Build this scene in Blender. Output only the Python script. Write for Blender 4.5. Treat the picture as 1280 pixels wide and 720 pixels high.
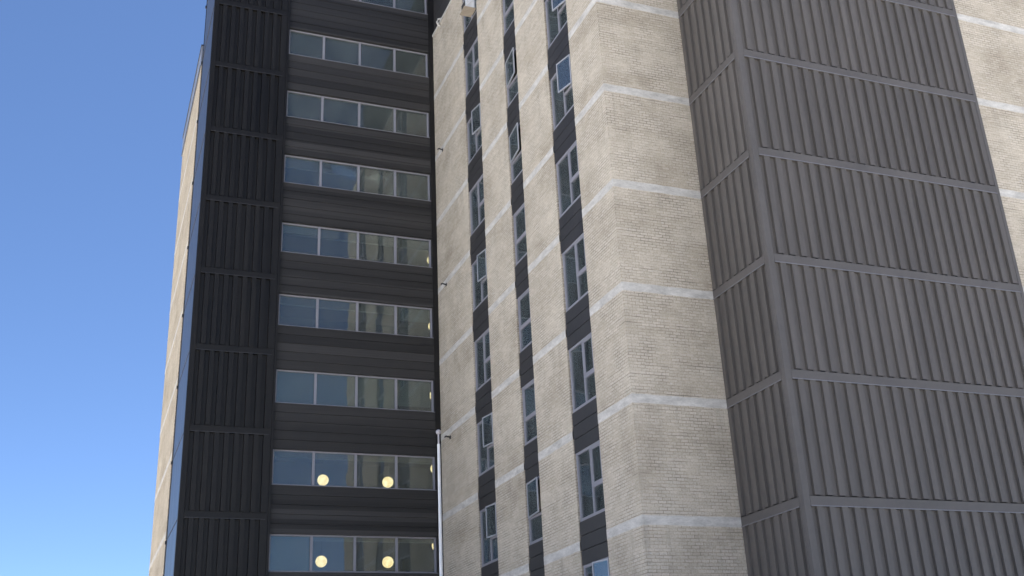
import bpy, bmesh, math, random
from mathutils import Vector, Matrix
random.seed(11)
D2R = math.radians
for o in list(bpy.data.objects): bpy.data.objects.remove(o)
sc = bpy.context.scene
col = sc.collection

# ---------------------------------------------------------------- camera
cam_d = bpy.data.cameras.new('camera'); cam = bpy.data.objects.new('camera', cam_d); col.objects.link(cam)
cam_d.sensor_width = 36; cam_d.lens = 38.547; cam_d.clip_start = 0.1; cam_d.clip_end = 3000
RX, UX, FX = Vector((.9330, -.3571, -.0446)), Vector((-.0984, -.3722, .9229)), Vector((.3462, .8567, .3824))
FX.normalize(); RX = (RX - FX * RX.dot(FX)).normalized(); UX = RX.cross(FX)
M = Matrix((RX, UX, -FX)).transposed().to_4x4(); M.translation = Vector((0, 0, 1.6)); cam.matrix_world = M
sc.camera = cam

# ---------------------------------------------------------------- sky, sun, exposure
SUN_EL, SUN_AZ = 62.0, 34.0            # degrees; azimuth clockwise from +Y
w = bpy.data.worlds.new('World'); sc.world = w; w.use_nodes = True
nt = w.node_tree; bg = nt.nodes['Background']
sky = nt.nodes.new('ShaderNodeTexSky'); sky.sky_type = 'NISHITA'; sky.sun_disc = False
sky.sun_elevation = D2R(SUN_EL); sky.sun_rotation = D2R(SUN_AZ)
sky.air_density = 0.62; sky.dust_density = 0.05; sky.ozone_density = 6.0; sky.altitude = 600
nt.links.new(sky.outputs[0], bg.inputs[0]); bg.inputs[1].default_value = 0.05
sd = bpy.data.lights.new('sun', 'SUN'); sd.energy = 5.0; sd.angle = D2R(.53); sd.color = (1, .95, .88)
sun = bpy.data.objects.new('sun', sd); col.objects.link(sun)
dv = Vector((math.sin(D2R(SUN_AZ)) * math.cos(D2R(SUN_EL)), math.cos(D2R(SUN_AZ)) * math.cos(D2R(SUN_EL)), math.sin(D2R(SUN_EL))))
sun.rotation_euler = dv.to_track_quat('Z', 'Y').to_euler()
sun.location = (30, 20, 60)
vs = sc.view_settings; vs.view_transform = 'Standard'; vs.look = 'None'; vs.gamma = 1; vs.exposure = 1.95
vs.use_curve_mapping = False
sc.cycles.max_bounces = 10; sc.cycles.transparent_max_bounces = 12; sc.cycles.glossy_bounces = 5

# ---------------------------------------------------------------- units: one storey = 2.7 m; heights counted from the eye
S = 2.7
def U(v): return v * S
def Z(v): return v * S + 1.6
XC, YC, XM, YM, XN, YR = U(4.1346), U(7.7128), U(5.0346), U(6.8415), U(7.735), U(6.8662)
DF, TF, XB, XBR, YB = U(12.8602), U(12.8047), U(1.0132), U(2.0365), U(14.29)
XF, YF = U(1.003), U(17.1)
BT, BH = 6.6111, .0775           # tops of the pale bands (storeys), band height
GT = 9.5661
WT, WB = 10.3455, 9.9152
ROOF = Z(9.645)

# ---------------------------------------------------------------- mesh helpers
class MB:
    def __init__(s): s.v, s.f = [], []
    def quad(s, a, b, c, d):
        n = len(s.v); s.v += [tuple(a), tuple(b), tuple(c), tuple(d)]; s.f.append((n, n+1, n+2, n+3)); return s
    def box(s, x0, x1, y0, y1, z0, z1):
        n = len(s.v)
        s.v += [(x0,y0,z0),(x1,y0,z0),(x1,y1,z0),(x0,y1,z0),(x0,y0,z1),(x1,y0,z1),(x1,y1,z1),(x0,y1,z1)]
        s.f += [tuple(n+i for i in f) for f in ((0,3,2,1),(4,5,6,7),(0,1,5,4),(1,2,6,5),(2,3,7,6),(3,0,4,7))]
        return s
    def lathe(s, prof, c=(0,0,0), n=24):
        base = len(s.v)
        for r, z in prof:
            for k in range(n):
                a = 2*math.pi*k/n; s.v.append((c[0]+r*math.cos(a), c[1]+r*math.sin(a), c[2]+z))
        for i in range(len(prof)-1):
            for k in range(n):
                k2 = (k+1) % n
                s.f.append((base+i*n+k, base+i*n+k2, base+(i+1)*n+k2, base+(i+1)*n+k))
        return s
    def tube(s, pts, r, n=10):
        base = len(s.v); pts = [Vector(p) for p in pts]
        for i, p in enumerate(pts):
            t = (pts[min(i+1, len(pts)-1)] - pts[max(i-1, 0)]).normalized()
            a = t.orthogonal().normalized() if abs(t.x) < .9 else t.cross(Vector((0,0,1))).normalized()
            ref = Vector((0.31, .17, .93)) if abs(t.z) < .9 else Vector((1, .1, .05))
            a = (ref - t*ref.dot(t)).normalized(); b = t.cross(a)
            for k in range(n):
                g = 2*math.pi*k/n; q = p + a*(r*math.cos(g)) + b*(r*math.sin(g)); s.v.append(tuple(q))
        for i in range(len(pts)-1):
            for k in range(n):
                k2 = (k+1) % n; s.f.append((base+i*n+k, base+i*n+k2, base+(i+1)*n+k2, base+(i+1)*n+k))
        s.f.append(tuple(base+k for k in range(n))[::-1]); e = base+(len(pts)-1)*n; s.f.append(tuple(e+k for k in range(n)))
        return s
    def build(s, name, mat, parent=None, smooth=False, bevel=0):
        root = parent                                   # vertices are stored relative to the thing's base
        while root is not None and root.parent is not None: root = root.parent
        ox, oy, oz = root.location if root is not None else (0, 0, 0)
        vv = [(a-ox, b-oy, c-oz) for a, b, c in s.v]
        me = bpy.data.meshes.new(name); me.from_pydata(vv, [], s.f); me.update()
        if smooth:
            bm = bmesh.new(); bm.from_mesh(me); bmesh.ops.recalc_face_normals(bm, faces=bm.faces); bm.to_mesh(me); bm.free()
            for p in me.polygons: p.use_smooth = True
        me.materials.append(mat)
        o = bpy.data.objects.new(name, me); col.objects.link(o)
        if parent is not None:
            o.parent = parent
        if bevel:
            m = o.modifiers.new('bevel', 'BEVEL'); m.width = bevel; m.segments = 2; m.limit_method = 'ANGLE'
        return o
def tag(o, label=None, cat=None, group=None, kind=None):
    if label: o['label'] = label
    if cat: o['category'] = cat
    if group: o['group'] = group
    if kind: o['kind'] = kind
    return o
def thing(name, loc, label, cat, group=None):
    o = bpy.data.objects.new(name, None); o.empty_display_size = .5; col.objects.link(o); o.location = loc
    return tag(o, label, cat, group)

# ---------------------------------------------------------------- materials
def mat(name):
    m = bpy.data.materials.new(name); m.use_nodes = True
    t = m.node_tree; return m, t, t.nodes['Principled BSDF']
def N(t, k, **kw):
    n = t.nodes.new(k)
    for a, b in kw.items(): setattr(n, a, b)
    return n
def L(t, a, b): t.links.new(a, b)
def math_n(t, op, a, b=None, c=None):
    n = N(t, 'ShaderNodeMath', operation=op)
    for i, x in enumerate((a, b, c)):
        if x is None: continue
        if isinstance(x, (int, float)): n.inputs[i].default_value = x
        else: L(t, x, n.inputs[i])
    return n.outputs[0]
def world_xyz(t):
    g = N(t, 'ShaderNodeNewGeometry'); sp = N(t, 'ShaderNodeSeparateXYZ'); L(t, g.outputs['Position'], sp.inputs[0]); return g, sp
def comb(t, x, y, z=0.0):
    c = N(t, 'ShaderNodeCombineXYZ')
    for i, q in enumerate((x, y, z)):
        if isinstance(q, (int, float)): c.inputs[i].default_value = q
        else: L(t, q, c.inputs[i])
    return c.outputs[0]
def noise(t, vec, scale, detail=4, rough=.6):
    n = N(t, 'ShaderNodeTexNoise'); n.inputs['Scale'].default_value = scale; n.inputs['Detail'].default_value = detail
    n.inputs['Roughness'].default_value = rough; L(t, vec, n.inputs['Vector']); return n.outputs['Fac']
def ramp(t, fac, stops):
    r = N(t, 'ShaderNodeValToRGB'); e = r.color_ramp.elements
    while len(e) < len(stops): e.new(.5)
    for i, (p, c) in enumerate(stops): e[i].position = p; e[i].color = (*c, 1) if len(c) == 3 else c
    L(t, fac, r.inputs[0]); return r.outputs[0]
def rng(t, v, a, b, c, d):
    n = N(t, 'ShaderNodeMapRange'); n.inputs[1].default_value = a; n.inputs[2].default_value = b; n.inputs[3].default_value = c; n.inputs[4].default_value = d
    L(t, v, n.inputs[0]); return n.outputs[0]
def mixc(t, fac, a, b, blend='MIX'):
    n = N(t, 'ShaderNodeMix', data_type='RGBA', blend_type=blend)
    if isinstance(fac, (int, float)): n.inputs[0].default_value = fac
    else: L(t, fac, n.inputs[0])
    for i, x in ((6, a), (7, b)):
        if isinstance(x, tuple): n.inputs[i].default_value = (*x, 1)
        else: L(t, x, n.inputs[i])
    return n.outputs[2]

def brick_mat(name, tone=(1, 1, 1), bump=.5):
    m, t, p = mat(name)
    g, sp = world_xyz(t)
    u = math_n(t, 'ADD', sp.outputs[0], sp.outputs[1])
    v = math_n(t, 'ADD', sp.outputs[2], 0.0)
    wob = noise(t, comb(t, u, v), 3.0, 3)
    v2 = math_n(t, 'ADD', v, rng(t, wob, 0, 1, -.008, .008))
    vec = comb(t, u, v2)
    b = N(t, 'ShaderNodeTexBrick'); b.offset = .5; L(t, vec, b.inputs['Vector'])
    b.inputs['Scale'].default_value = 1; b.inputs['Brick Width'].default_value = .2; b.inputs['Row Height'].default_value = .073
    b.inputs['Mortar Size'].default_value = .007; b.inputs['Mortar Smooth'].default_value = .2; b.inputs['Bias'].default_value = -.15
    b.inputs['Color1'].default_value = (.478*tone[0], .425*tone[1], .350*tone[2], 1)
    b.inputs['Color2'].default_value = (.560*tone[0], .503*tone[1], .425*tone[2], 1)
    patch = noise(t, vec, .55, 5, .6)
    fine = noise(t, vec, 26, 5, .75)
    mort = mixc(t, rng(t, noise(t, vec, 1.3, 4, .7), .36, .60, 0, 1), (.21*tone[0], .185*tone[1], .150*tone[2]), (.48*tone[0], .425*tone[1], .34*tone[2]))
    L(t, mort, b.inputs['Mortar'])
    c = mixc(t, 1, b.outputs['Color'], ramp(t, patch, [(.28, (.78, .765, .74)), (.5, (1, 1, 1)), (.74, (1.12, 1.12, 1.12))]), 'MULTIPLY')
    c = mixc(t, 1, c, ramp(t, fine, [(.25, (.62, .61, .59)), (.5, (1, 1, 1)), (.78, (1.25, 1.25, 1.25))]), 'MULTIPLY')
    lay = noise(t, comb(t, math_n(t, 'MULTIPLY', u, .12), math_n(t, 'MULTIPLY', v, 1.5)), 1.0, 4, .7)
    c = mixc(t, 1, c, ramp(t, lay, [(.3, (.90, .885, .86)), (.5, (1, 1, 1)), (.7, (1.06, 1.06, 1.06))]), 'MULTIPLY')
    # chalky bloom and a few pale chips
    bloom = noise(t, comb(t, math_n(t, 'MULTIPLY', u, .8), math_n(t, 'MULTIPLY', v, .35)), 1.1, 6, .7)
    c = mixc(t, rng(t, bloom, .55, .8, 0, .35), c, (.60*tone[0], .56*tone[1], .48*tone[2]))
    chip = noise(t, comb(t, math_n(t, 'MULTIPLY', u, .5), v), 9, 2, .5)
    c = mixc(t, rng(t, chip, .72, .78, 0, .6), c, (.62, .6, .57))
    # rain streaks that run down from the slab edges
    drop = math_n(t, 'FRACT', math_n(t, 'DIVIDE', math_n(t, 'SUBTRACT', Z(BT-BH), sp.outputs[2]), S))
    run = noise(t, comb(t, math_n(t, 'MULTIPLY', u, 3.2), math_n(t, 'MULTIPLY', v, .22)), 1.0, 4, .65)
    stain = math_n(t, 'MULTIPLY', rng(t, run, .52, .72, 0, 1), rng(t, drop, 0, .65, .34, 0))
    c = mixc(t, stain, c, (.20*tone[0], .18*tone[1], .155*tone[2]))
    # shade in some deeper bed joints, painted on: long thin dark lines that come and go along the courses
    rowf = math_n(t, 'DIVIDE', v2, .073)
    near = math_n(t, 'ABSOLUTE', math_n(t, 'SUBTRACT', math_n(t, 'FRACT', math_n(t, 'ADD', rowf, .5)), .5))
    rowi = math_n(t, 'FLOOR', math_n(t, 'ADD', rowf, .5))
    seg = noise(t, comb(t, math_n(t, 'MULTIPLY', u, 1.1), math_n(t, 'MULTIPLY', rowi, 3.7)), 1.0, 2, .5)
    line = math_n(t, 'MULTIPLY', rng(t, near, .07, .15, 1, 0), rng(t, seg, .55, .70, 0, .62))
    c = mixc(t, line, c, (.10*tone[0], .088*tone[1], .075*tone[2]))
    L(t, c, p.inputs['Base Color']); p.inputs['Roughness'].default_value = .9; p.inputs['Specular IOR Level'].default_value = .25
    h = math_n(t, 'SUBTRACT', math_n(t, 'SUBTRACT', math_n(t, 'MULTIPLY', fine, .7), b.outputs['Fac']), math_n(t, 'MULTIPLY', line, .8))
    bp = N(t, 'ShaderNodeBump'); bp.inputs['Strength'].default_value = bump; bp.inputs['Distance'].default_value = .012
    L(t, h, bp.inputs['Height']); L(t, bp.outputs[0], p.inputs['Normal'])
    return m
def paint_mat(name, c, rough=.6, var=.12, scale=3.0, metal=0, spec=.5, streak=None, bump=0, rand=0):
    m, t, p = mat(name)
    g, sp = world_xyz(t)
    u = math_n(t, 'ADD', sp.outputs[0], sp.outputs[1])
    sx, sz = streak or (1, 1)
    vec = comb(t, math_n(t, 'MULTIPLY', u, sx), math_n(t, 'MULTIPLY', sp.outputs[2], sz))
    n1 = noise(t, vec, scale, 5, .65); n2 = noise(t, vec, scale*7, 3, .6)
    k = math_n(t, 'ADD', math_n(t, 'MULTIPLY', n1, .7), math_n(t, 'MULTIPLY', n2, .3))
    cc = mixc(t, 1, c, ramp(t, k, [(.3, (1-var*1.6,)*3), (.5, (1, 1, 1)), (.7, (1+var*1.6,)*3)]), 'MULTIPLY')
    if rand:                                            # sheet batches differ a little from panel to panel
        oi = N(t, 'ShaderNodeObjectInfo'); rv = rng(t, oi.outputs['Random'], 0, 1, 1-rand, 1+rand)
        cc = mixc(t, 1, cc, comb(t, rv, rv, rv), 'MULTIPLY')
    L(t, cc, p.inputs['Base Color'])
    L(t, rng(t, n1, .3, .7, rough-.06, rough+.06), p.inputs['Roughness'])
    p.inputs['Metallic'].default_value = metal; p.inputs['Specular IOR Level'].default_value = spec
    if bump:
        bp = N(t, 'ShaderNodeBump'); bp.inputs['Strength'].default_value = bump; bp.inputs['Distance'].default_value = .02
        L(t, n1, bp.inputs['Height']); L(t, bp.outputs[0], p.inputs['Normal'])
    return m
def plank_mat(name, c, pitch, z0, var=.25):
    # horizontal cladding boards: every board has its own tone, with long streaks along it
    m, t, p = mat(name)
    g, sp = world_xyz(t)
    u = math_n(t, 'ADD', sp.outputs[0], sp.outputs[1])
    row = math_n(t, 'FLOOR', math_n(t, 'DIVIDE', math_n(t, 'SUBTRACT', sp.outputs[2], z0), pitch))
    wn = N(t, 'ShaderNodeTexWhiteNoise', noise_dimensions='1D'); L(t, row, wn.inputs['W'])
    st = noise(t, comb(t, math_n(t, 'MULTIPLY', u, .16), math_n(t, 'MULTIPLY', sp.outputs[2], 13), math_n(t, 'MULTIPLY', row, 7.3)), 1.6, 6, .78)
    k = math_n(t, 'ADD', math_n(t, 'MULTIPLY', wn.outputs[0], .35), math_n(t, 'MULTIPLY', st, .65))
    cc = mixc(t, 1, c, ramp(t, k, [(.2, (1-var*1.3,)*3), (.5, (1, 1, 1)), (.8, (1+var*1.5,)*3)]), 'MULTIPLY')
    L(t, cc, p.inputs['Base Color']); p.inputs['Roughness'].default_value = .55; p.inputs['Specular IOR Level'].default_value = .35
    return m
def glass_mat(name, tint, ior=1.9, wave=.03, dust=.12, hazec=(.40, .45, .46)):
    m = bpy.data.materials.new(name); m.use_nodes = True; t = m.node_tree
    for n in list(t.nodes): t.nodes.remove(n)
    out = N(t, 'ShaderNodeOutputMaterial'); mx = N(t, 'ShaderNodeMixShader')
    tr = N(t, 'ShaderNodeBsdfTransparent'); tr.inputs[0].default_value = (*tint, 1)
    gl = N(t, 'ShaderNodeBsdfGlossy'); gl.inputs['Roughness'].default_value = .01; gl.inputs[0].default_value = (.93, .96, .97, 1)
    fr = N(t, 'ShaderNodeFresnel'); fr.inputs[0].default_value = ior
    g, sp = world_xyz(t)
    n1 = noise(t, g.outputs['Position'], .9, 2, .4)
    bp = N(t, 'ShaderNodeBump'); bp.inputs['Strength'].default_value = wave; bp.inputs['Distance'].default_value = .2
    L(t, n1, bp.inputs['Height']); L(t, bp.outputs[0], gl.inputs['Normal'])
    L(t, fr.outputs[0], mx.inputs[0]); L(t, tr.outputs[0], mx.inputs[1]); L(t, gl.outputs[0], mx.inputs[2]); 
    df = N(t, 'ShaderNodeBsdfDiffuse'); m2 = N(t, 'ShaderNodeMixShader')  # diffuse veil painted into the panes for reflected light and lit rooms
    dn = noise(t, comb(t, math_n(t, 'ADD', sp.outputs[0], sp.outputs[1]), math_n(t, 'MULTIPLY', sp.outputs[2], .5)), 1.7, 5, .6)
    df.inputs[0].default_value = (*hazec, 1)
    L(t, rng(t, dn, .3, .7, dust*.55, dust*1.35), m2.inputs[0]); L(t, mx.outputs[0], m2.inputs[1]); L(t, df.outputs[0], m2.inputs[2]); L(t, m2.outputs[0], out.inputs[0])
    return m
def glow_mat(name, c, e):
    m, t, p = mat(name)
    p.inputs['Base Color'].default_value = (.8, .78, .7, 1); p.inputs['Roughness'].default_value = .3
    g, sp = world_xyz(t)
    n1 = rng(t, noise(t, g.outputs['Position'], 9, 2, .5), .35, .65, 0, 1)
    L(t, mixc(t, n1, (c[0]*1.1, c[1]*1.1, c[2]*1.15), (c[0]*.85, c[1]*.74, c[2]*.58)), p.inputs['Emission Color']); p.inputs['Emission Strength'].default_value = e
    return m

BRICK = brick_mat('cream_brick')
BAND = paint_mat('band_paint', (.515, .497, .468), .8, .24, 2.2, streak=(1, 2.5), bump=.3)
BAND_DULL = paint_mat('dull_band_paint', (.46, .43, .385), .85, .24, 2.2, streak=(1, 2.5), bump=.3)  # duller, darker band colour, used on the far wing alone
BLACK = paint_mat('black_metal', (.0132, .0124, .0122), .45, .14, .8, spec=.25, streak=(2.6, .2), rand=.12)
BLACKT = paint_mat('black_trim_metal', (.0124, .0117, .0116), .45, .08, .8, spec=.25)
GREY = paint_mat('grey_metal', (.108, .099, .093),   .42, .13, .8, spec=.3, streak=(2.6, .16), rand=.10)
GREYT = paint_mat('grey_trim_metal', (.109, .101, .097), .45, .09, .7, spec=.3)
LIPB = paint_mat('black_drip_edge', (.032, .031, .032), .4, .06, 2, spec=.5)
LIP = paint_mat('drip_edge_metal', (.16, .16, .175), .4, .06, 2, spec=.5)
PLANK = plank_mat('dark_cladding_boards', (.030, .0285, .0280), .3083, Z(.3455), .55)
PANEL = paint_mat('dark_strip_panel', (.034, .0325, .0335), .5, .12, 1.5, spec=.4)
FRAME = paint_mat('window_frame_metal', (.235, .235, .27), .42, .05, 4, spec=.5)
WFRAME = paint_mat('sash_frame_metal', (.33, .34, .38), .4, .05, 4, spec=.5)
GLASS = glass_mat('ribbon_glass', (.62, .68, .66), ior=1.95, dust=.10, hazec=(.42, .455, .43))
GLASS2 = glass_mat('strip_glass', (.50, .58, .58), ior=2.7, dust=.10, hazec=(.38, .44, .46))
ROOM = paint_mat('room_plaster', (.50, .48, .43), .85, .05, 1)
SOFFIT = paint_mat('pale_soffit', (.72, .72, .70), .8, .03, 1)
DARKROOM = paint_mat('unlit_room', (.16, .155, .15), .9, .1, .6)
CURT = paint_mat('curtain_cloth', (.55, .56, .52), .9, .2, 5, streak=(3, .05))
ROOFM = paint_mat('roof_gravel', (.25, .24, .23), .95, .2, 6)
CONC = paint_mat('pale_concrete', (.555, .545, .525), .9, .12, .5)
ASPH = paint_mat('asphalt', (.06, .06, .062), .9, .2, 2)
GRASS = paint_mat('lawn', (.10, .13, .05), .95, .3, 1.5)
WHITE = paint_mat('white_enamel', (.74, .75, .77), .35, .03, 3)
ACWHITE = paint_mat('appliance_white', (.66, .67, .69), .45, .05, 6)
BOARD = paint_mat('weathered_plywood', (.40, .34, .27), .8, .15, 4)
DARKM = paint_mat('dark_iron', (.02, .02, .022), .5, .1, 5)
BALL = paint_mat('ball_metal', (.42, .40, .42), .4, .1, 8)
CAPM = paint_mat('parapet_metal', (.20, .22, .27), .4, .06, 1, spec=.5)
GLOW = glow_mat('globe_glow', (1.0, .76, .43), 1.0)

# ---------------------------------------------------------------- ground
gm = MB(); gm.quad((-700, -700, 0), (700, -700, 0), (700, 700, 0), (-700, 700, 0))
tag(gm.build('ground', CONC), kind='structure')
rm = MB(); rm.quad((-300, -34, .004), (300, -34, .004), (300, -24, .004), (-300, -24, .004))
tag(rm.build('road', ASPH), kind='structure')

# ---------------------------------------------------------------- building pieces
def pale_band(parent, x0, x1, y0, y1, k, face, material=None):
    """one painted slab edge on a face ('L' looks to -X, 'F' looks to -Y), edges slightly wavering like hand-cut paint"""
    z1, z0 = Z(BT-k), Z(BT-BH-k)
    m = MB(); a0, a1 = (y0, y1) if face == 'L' else (x0, x1)
    n = max(2, int(abs(a1-a0)/.25)); j = lambda: random.uniform(-.009, .009)
    prev = None
    for i in range(n+1):
        a = a0 + (a1-a0)*i/n; zt, zb = z1+j(), z0+j()
        if face == 'L': cur = ((x0-.006, a, zb), (x0-.006, a, zt), (x0+.05, a, zt), (x0+.05, a, zb))
        else: cur = ((a, y0-.006, zb), (a, y0-.006, zt), (a, y0+.05, zt), (a, y0+.05, zb))
        if prev:
            for q in range(4): m.quad(prev[q], cur[q], cur[(q+1) % 4], prev[(q+1) % 4])
        else: m.quad(*cur)
        prev = cur
    m.quad(*prev)
    return m.build('concrete_band', material or BAND, parent)

def rib_panel(parent, material, face, plane, a0, a1, z0, z1, pitch=.302, depth=.085):
    """vertical box-rib sheet metal; outer face of the ribs lies on `plane`"""
    n = max(1, round((a1-a0)/pitch)); p = (a1-a0)/n
    pts = []
    for i in range(n):
        s = a0+i*p
        pts += [(s, 1), (s+p*.44, 1), (s+p*.475, 0), (s+p*.955, 0), (s+p*.999, 1)]
    pts = pts[:-1]+[(a1, 0)]
    m = MB()
    for (a, d), (b, e) in zip(pts, pts[1:]):
        pa, pb = plane+d*depth, plane+e*depth
        if face == 'F': m.quad((a, pa, z0), (b, pb, z0), (b, pb, z1), (a, pa, z1))
        else: m.quad((pa, a, z0), (pb, b, z0), (pb, b, z1), (pa, a, z1))
    return m.build('ribbed_panel', material, parent)

def girt(parent, material, face, plane, a0, a1, zt, zb, lipm):
    m = MB()
    def bx(a, b, d0, d1, z0, z1):
        if face == 'F': m.box(a, b, plane+d0, plane+d1, z0, z1)
        else: m.box(plane+d0, plane+d1, a, b, z0, z1)
    bx(a0, a1, -.006, .12, zb, zt)
    o = m.build('trim_band', material, parent)
    m = MB(); bx(a0, a1, -.020, -.0065, zb-.002, zb+.020)
    m.build('drip_edge', lipm, o)
    return o

# ---- cream brick block with three window strips
block = thing('brick_block', (XC, YC, 0), 'tall cream brick block with three dark window strips beside the grey ribbed bay', 'building')
s1l, s1r, s2l, s2r, s3l, s3r = U(11.548), U(10.9864), U(10.141), U(9.7558), U(8.9238), U(8.3729)
PT = .30
def pier(y0, y1, x1, lab=None):
    m = MB(); m.box(XC, x1, y0, y1, 0, ROOF-.07); return m.build('brick_wall', BRICK, block)
pier(YC, s3r, XM); pier(s3l, s2r, XC+PT); pier(s2l, s1r, XC+PT); pier(s1l, DF-.003, XC+PT)
# coping on the roof edge
for (y0, y1) in ((YC, DF-.003),):
    m = MB(); m.box(XC-.03, XC+.34, y0-.03, y1, ROOF-.07, ROOF+.02); m.build('coping', BAND, block)
m = MB(); m.box(XC+.341, XM, YC-.03, YC+.34, ROOF-.07, ROOF+.02); m.build('coping', BAND, block)
m = MB(); m.box(XC+.341, XC+16, YC+.342, DF-.003, ROOF-.3, ROOF-.1); m.build('roof', ROOFM, block)
for k in range(-2, 8):
    if Z(BT-k) > ROOF-.2: continue
    for (y0, y1) in ((YC-.006, s3r), (s3l, s2r), (s2l, s1r), (s1l, DF-.004)): pale_band(block, XC, XC, y0, y1, k, 'L')
    pale_band(block, XC+.051, XM-.002, YC, YC, k, 'F')
# storey rooms behind the strips (dark, unlit): ceiling slabs and a rear partition
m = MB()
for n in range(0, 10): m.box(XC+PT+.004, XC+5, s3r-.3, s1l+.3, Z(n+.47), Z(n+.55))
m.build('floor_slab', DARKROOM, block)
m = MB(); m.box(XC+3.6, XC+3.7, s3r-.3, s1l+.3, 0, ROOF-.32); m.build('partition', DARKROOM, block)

REC = .034
def strip_window(y_far, y_near, n, single, openang, curtain=0):
    """window frame in one dark strip. y_far..y_near, storey n; columns: wide fixed pane (far), sash over small pane (near)"""
    z0, z1 = Z(n+.7805), Z(n+1.3985); zr = Z(n+1.035)
    x = XC+REC; fw = .065; fd = .07
    f = MB()
    f.box(x, x+fd, y_far-fw-.012, y_far, z0, z1); f.box(x, x+fd, y_near, y_near+fw, z0, z1)
    f.box(x, x+fd, y_near+fw, y_far-fw-.012, z1-fw, z1); f.box(x, x+fd, y_near+fw, y_far-fw-.012, z0, z0+fw)
    ya, yb = y_near+fw, y_far-fw-.012
    if single: ym = yb
    else:
        ym = y_near + (y_far-y_near)*.42
        f.box(x+.002, x+fd-.002, ym, ym+.07, z0+fw, z1-fw)
    f.box(x+.003, x+fd-.003, ya, ym, zr-.035, zr+.035)
    w_ = f.build('window', FRAME, block)
    xp = x+.035
    def pane(y0, y1, a, b, dx=0): return MB().box(xp+dx, xp+dx+.012, y0, y1, a, b).build('pane', GLASS2, w_)
    if not single: pane(ym+.07, yb, z0+fw, z1-fw)
    pane(ya, ym, z0+fw, zr-.035)
    # opening sash
    sw = .034 if openang else .045
    a0, a1, b0, b1 = ya+.004, ym-.004, zr+.039, z1-fw-.004
    if openang: a0 -= .03; a1 += .035; b0 -= .025; b1 += .025
    s = MB(); d0, d1 = (-.035, -.001) if openang else (.006, .05)
    s.box(d0, d1, a0, a0+sw, b0, b1); s.box(d0, d1, a1-sw, a1, b0, b1)
    s.box(d0, d1, a0+sw, a1-sw, b0, b0+sw); s.box(d0, d1, a0+sw, a1-sw, b1-sw, b1)
    g = MB().box((d0+d1)/2-.005, (d0+d1)/2+.005, a0+sw, a1-sw, b0+sw, b1-sw)
    hinge = a1 if single else a0          # single lights hinge on the far jamb, the wide ones on the near jamb
    ang = openang * (-1 if single else 1)
    for mb in (s, g):
        nv = []
        ca, sa = math.cos(D2R(ang)), math.sin(D2R(ang))
        for (px, py, pz) in mb.v:
            dy = py-hinge; nv.append((x+px*ca-dy*sa, hinge+px*sa+dy*ca, pz))
        mb.v = nv
    s.build('sash', WFRAME if openang else FRAME, w_); g.build('pane', GLASS2, w_)
    if curtain:
        c = MB(); y0, y1 = (ya, yb); k = 22; pr = None
        hi = z1-.05; lo = z1-curtain*(z1-z0)
        for i in range(k+1):
            yy = y0+(y1-y0)*i/k; cur = (x+.22+.03*math.sin(i*1.9), yy)
            if pr: c.quad((pr[0], pr[1], lo), (cur[0], cur[1], lo), (cur[0], cur[1], hi), (pr[0], pr[1], hi))
            pr = cur
        c.build('curtain', CURT, w_)
    return w_
def strip_panel(y_far, y_near, z0, z1):
    x = XC+REC-.012
    h = (z1-z0)/3; m = MB()
    for i in range(3): m.box(x, x+.05, y_near+.004, y_far-.004, z0+i*h+.008, z0+(i+1)*h-.008)
    o = m.build('spandrel_panel', PANEL, block)
    MB().box(x+.045, x+.10, y_near+.002, y_far-.002, z0-.001, z1+.001).build('backing', DARKM, o)
OPEN = {(1, 1): 9, (1, 2): 10, (1, 4): 9, (1, 6): 10, (2, 1): 4.5, (2, 5): 5, (2, 6): 5.5, (3, 0): 13, (3, 5): 15, (3, 6): 15}
for si, (yl, yr) in enumerate(((s1l, s1r), (s2l, s2r), (s3l, s3r)), 1):
    for n in range(0, 9):
        strip_window(yl-.045 if si != 2 else yl-.06, yr+.008, n, si == 2, OPEN.get((si, n), 0), {(3, 3): .5, (1, 2): .35, (3, 5): .4, (2, 3): .5, (1, 6): .8, (3, 1): 1, (3, 2): .3, (2, 4): 1, (1, 3): 1, (2, 2): .4, (3, 4): .95, (1, 7): .5, (3, 6): 1}.get((si, n), 0))
        # dark filler beside the frame at the far jamb
        strip_panel(yl, yr, Z(n+.3985), Z(n+.7805))
    m = MB(); m.box(XC+REC+.02, XC+REC+.09, yl-(.044 if si != 2 else .059), yl-.001, Z(.7805), Z(9.3985)); m.build('jamb', PANEL, block)
    strip_panel(yl, yr, Z(9.3985), ROOF-.08)
    m = MB(); m.box(XC+REC, XC+REC+.1, yr+.004, yl-.004, 0, Z(.3975)); m.build('spandrel_panel', PANEL, block)

# small iron anchors fixed on the brick near the inner corner (every second storey)
def anchor(parent, y, z):
    m = MB()
    m.box(XC-.012, XC, y-.07, y+.07, z-.06, z+.05)
    m.tube([(XC, y, z), (XC-.08, y, z+.012), (XC-.15, y, z+.03), (XC-.185, y, z+.005), (XC-.19, y, z-.03)], .024)
    return m.build('wall_anchor', DARKM, parent)
for y, z in ((12.52, 7.545), (12.50, 5.53), (12.485, 3.49)): anchor(block, U(y), Z(z))
m = MB(); m.tube([(XC+.02, U(12.50), ROOF-.25), (XC-.09, U(12.50), ROOF-.15), (XC-.12, U(12.50), ROOF-.02), (XC-.09, U(12.50), ROOF+.1), (XC+.05, U(12.50), ROOF+.15), (XC+.2, U(12.50), ROOF+.1)], .045)
m.build('roof_spout', BAND, block, smooth=True)

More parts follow.
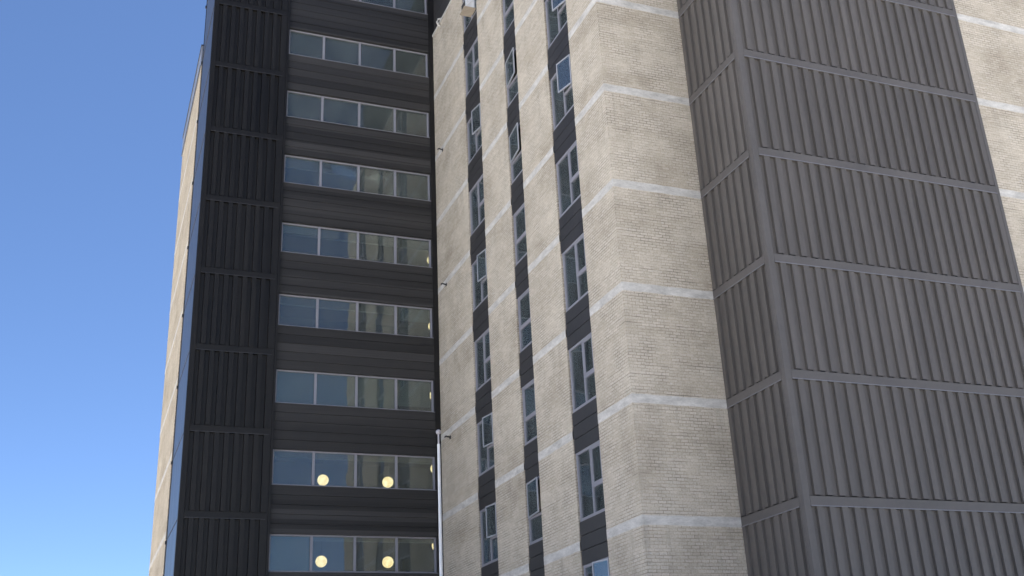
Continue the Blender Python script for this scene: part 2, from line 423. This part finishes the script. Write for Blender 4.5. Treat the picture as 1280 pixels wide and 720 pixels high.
# ---- grey ribbed bay
bay = thing('ribbed_bay', (XM, YM, 0), 'grey vertical ribbed metal clad bay projecting between two cream brick walls', 'building')
TR = .155
BTOP = Z(9.75)
m = MB(); m.box(XM+.13, XN-.12, YM+.13, YC+3, 0, BTOP-.05); m.build('core_wall', DARKM, bay)
def levels(top, zmax, zmin=0):
    out = []; k = int(math.ceil(top - (zmax-1.6)/S)) - 1
    z = top-k
    while Z(z) > zmin:
        if Z(z) < zmax: out.append((Z(z), Z(z-BH)))
        z -= 1
    return out
lv = levels(BT, BTOP-.05)
def clad(parent, material, trimm, face, plane, a0, a1, lv, ztop, zbot=0.0):
    edges = [ztop] + [e for pr in lv for e in pr] + [zbot]
    for i in range(0, len(edges), 2):
        if edges[i]-edges[i+1] > .1: rib_panel(parent, material, face, plane, a0, a1, edges[i+1]+.028, edges[i]-.001, depth=.10 if material is BLACK else .062)
    for zt, zb in lv: girt(parent, trimm, face, plane, a0+.001, a1-.001, zt, zb, LIP if trimm is GREYT else LIPB)
clad(bay, GREY, GREYT, 'F', YM, XM+TR, XN-.10, lv, BTOP)
clad(bay, GREY, GREYT, 'L', XM, YM+TR, YC+.05, lv, BTOP)
m = MB(); n0 = 0.008
m.box(XM-n0, XM+TR, YM-n0, YM+.12, 0, BTOP); m.box(XM-n0, XM+.12, YM+.121, YM+TR, 0, BTOP); m.build('corner_trim', GREYT, bay, bevel=.012)
m = MB(); m.box(XN-.10, XN, YM-n0, YR+.1, 0, BTOP); m.build('edge_trim', GREYT, bay)
m = MB(); m.box(XM-.04, XN+.02, YM-.04, YC+3, BTOP, BTOP+.12); m.build('roof_cap', GREYT, bay)

# ---- brick wing at the right edge
rw = thing('brick_wing', (XN, YR, 0), 'cream brick wall with pale bands right of the grey ribbed bay', 'building')
m = MB(); m.box(XN+.002, XN+13, YR, YR+14, 0, ROOF); m.build('brick_wall', BRICK, rw)
m = MB(); m.box(XN+.002, XN+13.1, YR-.03, YR+.35, ROOF, ROOF+.1); m.build('coping', BAND, rw)
for k in range(-2, 7): pale_band(rw, XN+.004, XN+13, YR, YR, k, 'F')

# ---- dark tower at the corner
TOP = Z(11.0)
tw = thing('corner_tower', (XB, TF, 0), 'black ribbed metal clad corner tower on the left, against the blue sky', 'building')
m = MB(); m.box(XB+.13, XBR-.08, TF+.13, YB-.01, 0, TOP-.05); m.build('core_wall', DARKM, tw)
lvt = levels(GT, TOP-.05)
TB = .17
clad(tw, BLACK, BLACKT, 'F', TF, XB+TB, XBR-.15, lvt, TOP)
SIDE = paint_mat('skylit_side_sheet', (.038, .038, .042), .33, .08, .6, spec=.45, streak=(6, .12))  # black side coloured lighter and bluer for the sky it reflects
edges = [TOP] + [e for pr in lvt for e in pr] + [0.0]
for i in range(0, len(edges), 2):
    if edges[i]-edges[i+1] > .1:
        m = MB(); n = 3; h = (YB-.12-TF-TB)/n
        for q in range(n): m.box(XB+.004, XB+.03, TF+TB+q*h+.003, TF+TB+(q+1)*h-.003, edges[i+1]+.004, edges[i]-.03)
        m.build('side_panel', SIDE, tw)
for zt, zb in lvt: girt(tw, SIDE, 'L', XB+.012, TF+TB+.001, YB-.121, zt, zb, SIDE)
m = MB(); m.box(XB-n0, XB+TB, TF-n0, TF+.12, 0, TOP); m.box(XB-n0, XB+.12, TF+.121, TF+TB, 0, TOP); m.build('corner_trim', BLACKT, tw, bevel=.012)
m = MB(); m.box(XBR-.15, XBR-.085, TF-n0, DF, 0, TOP); m.box(XBR-.075, XBR, TF-.004, DF-.002, 0, TOP); m.build('edge_trim', BLACKT, tw)
m = MB(); m.box(XB-n0, XB+.08, YB-.12, YB, 0, TOP); m.build('edge_trim', BLACKT, tw)
for zt, zb in lvt:
    m = MB(); m.box(XB-.05, XB-.0145, YB-.10, YB-.02, zb-.13, zb-.03); m.build('bracket', DARKM, tw)
m = MB(); m.box(XB-.05, XBR, TF-.05, YB+.02, TOP, TOP+.12); m.build('roof_cap', BLACKT, tw)

# ---- far brick wing beyond the tower
fwg = thing('brick_wing', (XF, YB, 0), 'narrow sliver of cream brick wall behind the black tower at the left', 'building')
FR = Z(9.43)
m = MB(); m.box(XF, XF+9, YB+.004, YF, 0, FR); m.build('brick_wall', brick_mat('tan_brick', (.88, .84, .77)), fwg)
for k in range(-2, 7): pale_band(fwg, XF, XF, YB+.006, YF, k, 'L', BAND_DULL)
m = MB(); m.box(XF-.03, XF+.05, YB+.004, YF+.03, FR-.002, Z(9.78)); m.build('parapet_fascia', CAPM, fwg)
m = MB(); m.box(XF-.06, XF+.3, YB+.004, YF+.06, Z(9.78), Z(9.80)); m.build('coping', DARKM, fwg)
m = MB(); m.box(XF-.05, XF-.031, YB+.004, YF+.04, FR-.03, FR+.02); m.build('drip_edge', DARKM, fwg)
m = MB(); m.box(XF+.4, XF+8.9, YB+.1, YF-.1, FR, FR+.1); m.build('roof', ROOFM, fwg)

# ---- dark wing with ribbon windows
dw = thing('ribbon_window_wing', (XBR, DF, 0), 'dark board clad wing with long ribbon windows between black tower and brick block', 'building')
WL, WR = U(2.048), U(4.062)
MU = [U(2.54), U(3.0554), U(3.5652)]
XE = XC+3.0                                      # the rooms run on behind the brick block
def win_z(k): return (Z(WB-k) + (.1*S if k == 0 else 0), Z(WT-k) + (.13*S if k == 0 else 0))
GD = .13                                          # windows sit this far behind the boards
def boards(z0, z1, name='spandrel_boards'):
    n = max(1, round((z1-z0)/.3083)); h = (z1-z0)/n; m = MB()
    for i in range(n):
        a, b = z0+i*h, z0+(i+1)*h-.007
        d = random.uniform(0, .006)
        # board face leans out a little towards its lower edge
        m.quad((WL, DF-.004-d, a), (WR, DF-.004-d, a), (WR, DF+.006, b), (WL, DF+.006, b))
        m.quad((WL, DF-.004-d, a), (WL, DF+.05, a), (WR, DF+.05, a), (WR, DF-.004-d, a))
        m.quad((WL, DF+.006, b), (WR, DF+.006, b), (WR, DF+.05, b), (WL, DF+.05, b))
    o = m.build(name, PLANK, dw)
    MB().box(WL, WR, DF+.051, DF+.25, z0, z1).build('backing', DARKM, o)
    return o
ks = list(range(0, 9))
BLIND = {0: {1: .9}, 1: {0: 1, 1: 1, 3: .8}, 2: {1: 1, 2: .9}, 4: {0: .25}, 6: {0: 1, 1: 1, 2: 1, 3: .85}, 5: {3: .45}, 8: {0: 1, 1: .12}}
BLINDM = paint_mat('blind_fabric', (.40, .42, .39), .9, .06, 2)
for k in ks:
    z0, z1 = win_z(k)
    x0, x1, y = WL+.002, WR-.002, DF+GD
    f = MB(); fw, fd = .05, .08
    f.box(x0, x0+fw, y, y+fd, z0, z1); f.box(x1-fw-.02, x1, y, y+fd, z0, z1)
    f.box(x0+fw, x1-fw-.02, y, y+fd, z0, z0+fw); f.box(x0+fw, x1-fw-.02, y, y+fd, z1-fw, z1)
    wdw = f.build('ribbon_window', FRAME, dw)
    MB().box(x0, x1, DF-.015, y, z0-.012, z0).build('sill', FRAME, wdw)
    xs = [x0+fw] + MU + [x1-fw-.02]
    for mx_ in MU: MB().box(mx_-.042, mx_+.042, y-.012, y+fd-.002, z0+fw, z1-fw).build('mullion', FRAME, wdw)
    for i in range(4):
        a = xs[i] + (.042 if i else 0); b = xs[i+1] - (.042 if i < 3 else 0)
        MB().box(a, b, y+.035, y+.047, z0+fw, z1-fw).build('pane', GLASS, wdw)
    for i, dropf in BLIND.get(k, {}).items():
        MB().box(xs[i]+.02, xs[i+1]-.02, y+.13, y+.134, z1-fw-dropf*(z1-z0-2*fw), z1-fw+.02).build('roller_blind', BLINDM, wdw)
    # the room behind: pale soffit by the glass, higher ceiling, rear wall, floor
    zc = Z((WT-k)) + .34 + (.13*S if k == 0 else 0)
    r = MB(); yb_ = DF+3.1
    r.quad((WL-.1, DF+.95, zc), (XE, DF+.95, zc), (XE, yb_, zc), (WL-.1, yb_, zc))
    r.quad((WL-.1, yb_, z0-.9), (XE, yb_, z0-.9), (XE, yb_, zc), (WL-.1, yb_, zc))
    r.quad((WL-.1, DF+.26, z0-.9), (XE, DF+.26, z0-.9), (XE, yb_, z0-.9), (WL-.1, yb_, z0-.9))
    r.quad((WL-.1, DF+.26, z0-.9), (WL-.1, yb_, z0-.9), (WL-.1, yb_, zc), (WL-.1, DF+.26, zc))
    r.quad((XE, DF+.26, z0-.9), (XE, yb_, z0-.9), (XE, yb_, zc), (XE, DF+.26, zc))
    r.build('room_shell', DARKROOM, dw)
    MB().box(WL-.09, XE-.01, DF+.255, DF+.95, z1-.02, z1+.05).build('soffit', SOFFIT, dw)
    MB().box(WL-.09, XE-.01, DF+.955, DF+.985, z1-.05, zc-.01).build('soffit_edge', SOFFIT, dw)
    zb = win_z(k+1)[1] if k < 8 else 0.0
    if k < 8: boards(zb, z0-.013)
    else: boards(Z(WT-9)+.0, z0-.013); MB().box(WL, WR, DF, DF+.25, 0, Z(WT-9)-.002).build('base_wall', PANEL, dw)
boards(win_z(0)[1], TOP-.3)
MB().box(WR, XC+.06, DF-.012, DF+.30, ROOF+.02, TOP-.3).build('corner_trim', BLACKT, dw)
MB().box(WR, XC-.002, DF-.012, DF+.30, 0, ROOF+.019).build('corner_trim', BLACKT, dw)
# top storey stepping forward over the brick block
m = MB(); n = 4; z0 = ROOF+.03; h = (TOP-.3-z0)/n
for i in range(n): m.box(XC+.05, XC+.12, YC+2.5, DF-.013, z0+i*h, z0+(i+1)*h-.014)
m.build('side_boards', PANEL, dw)
MB().box(XC+.121, XC+9, YC+2.5, DF-.013, ROOF+.02, TOP-.31).build('penthouse_wall', DARKM, dw)
MB().box(WL-.1, XC+9, DF+3.2, DF+8, 0, TOP-.32).build('rear_wall', DARKM, dw)
MB().box(XBR+.001, XC+9.1, YC+2.4, DF+8.1, TOP-.3, TOP-.1).build('roof', BLACKT, dw) if False else MB().box(XBR+.001, XC+9.1, DF-.03, DF+8.1, TOP-.3, TOP-.1).build('roof', BLACKT, dw)
MB().box(XC+.02, XC+9.1, YC+2.4, DF-.031, TOP-.3, TOP-.1).build('roof', BLACKT, dw)

# ---------------------------------------------------------------- globe lamps in the corridor
ORD = ['top', 'second', 'third', 'fourth', 'fifth', 'sixth', 'seventh', 'eighth', 'ninth']
def globe(x, y, z, ceil, label, r=.188):
    t = thing('globe_lamp', (x, y, ceil), label, 'ceiling lamp', 'globe lamps behind the ribbon windows')
    m = MB(); m.lathe([(r*math.sin(math.pi*i/16)+.0001, -r*math.cos(math.pi*i/16)) for i in range(17)], (x, y, z), 28); m.build('globe', GLOW, t, smooth=True)
    m = MB(); m.lathe([(.001, r-.03), (.075, r-.028), (.075, r+.02), (.012, r+.03), (.012, ceil-z-.03), (.07, ceil-z-.025), (.07, ceil-z-.001), (.001, ceil-z)], (x, y, z), 16); m.build('stem', DARKM, t)
for k in ks[1:]:
    zc = Z(WT-k)+.335
    row = ['', 'topmost full', 'second full', 'third full', 'fourth full', 'fifth full', 'third lowest', 'second lowest', 'lowest'][k]
    if k >= 7:
        globe(U(2.7807), U(13.5), Z(10.135-k), zc, f'glowing globe lamp in the second pane from left, {row} ribbon window')
        globe(U(3.6020), U(13.45), Z(10.128-k), zc, f'glowing cream globe lamp in the third pane from left, {row} ribbon window')
    globe(U(4.285), U(13.58), Z(10.362-k), zc, f'globe lamp half hidden at the right end of the {row} ribbon window')

# ---------------------------------------------------------------- window air conditioner on its shelf
ac = thing('air_conditioner', (XC, U(11.16), Z(8.862)), 'white window air conditioner on a plywood shelf, top of the left window strip', 'air conditioner')
y0, y1, zb = U(11.075), U(11.27), Z(8.862)
MB().box(XC-.37, XC+.06, y0, y1, zb, zb+.03).build('shelf', BOARD, ac)
m = MB(); m.box(XC-.30, XC+.064, y0+.05, y1-.03, zb+.032, zb+.40); m.build('housing', ACWHITE, ac, bevel=.015)
m = MB()
for i in range(7): m.box(XC-.312, XC-.3005, y0+.08, y1-.06, zb+.07+i*.043, zb+.09+i*.043)
m.build('grille', DARKM, ac)
m = MB(); m.tube([(XC-.33, y0+.02, zb+.032), (XC-.02, y0+.02, zb+.43)], .018); m.tube([(XC-.02, y0+.02, zb+.032), (XC-.02, y0+.02, zb+.43)], .018); m.build('bracket', WHITE, ac)

# ---------------------------------------------------------------- flagpole in front of the inner corner
px, py = U(3.509), U(11.0); pz = Z(3.1265)
fp = thing('flagpole', (px, py, 0), 'slim white flagpole with a ball on top, before the inner brick corner', 'pole')
m = MB(); m.lathe([(.001, 0), (.062, 0), (.060, 2), (.042, pz-.36), (.001, pz-.36)], (px, py, 0), 20); m.build('shaft', WHITE, fp, smooth=False)
m = MB(); m.lathe([(.001, pz-.36), (.026, pz-.36), (.026, pz-.06), (.001, pz-.06)], (px, py, 0), 12); m.build('neck', BALL, fp)
r = .078; m = MB(); m.lathe([(r*math.sin(math.pi*i/12)+.0001, -r*math.cos(math.pi*i/12)) for i in range(13)], (px, py, pz), 20); m.build('ball', BALL, fp, smooth=True)
m = MB(); m.lathe([(.001, 0), (.14, 0), (.14, .05), (.09, .09), (.064, .10)], (px, py, 0), 20); m.build('base', WHITE, fp)
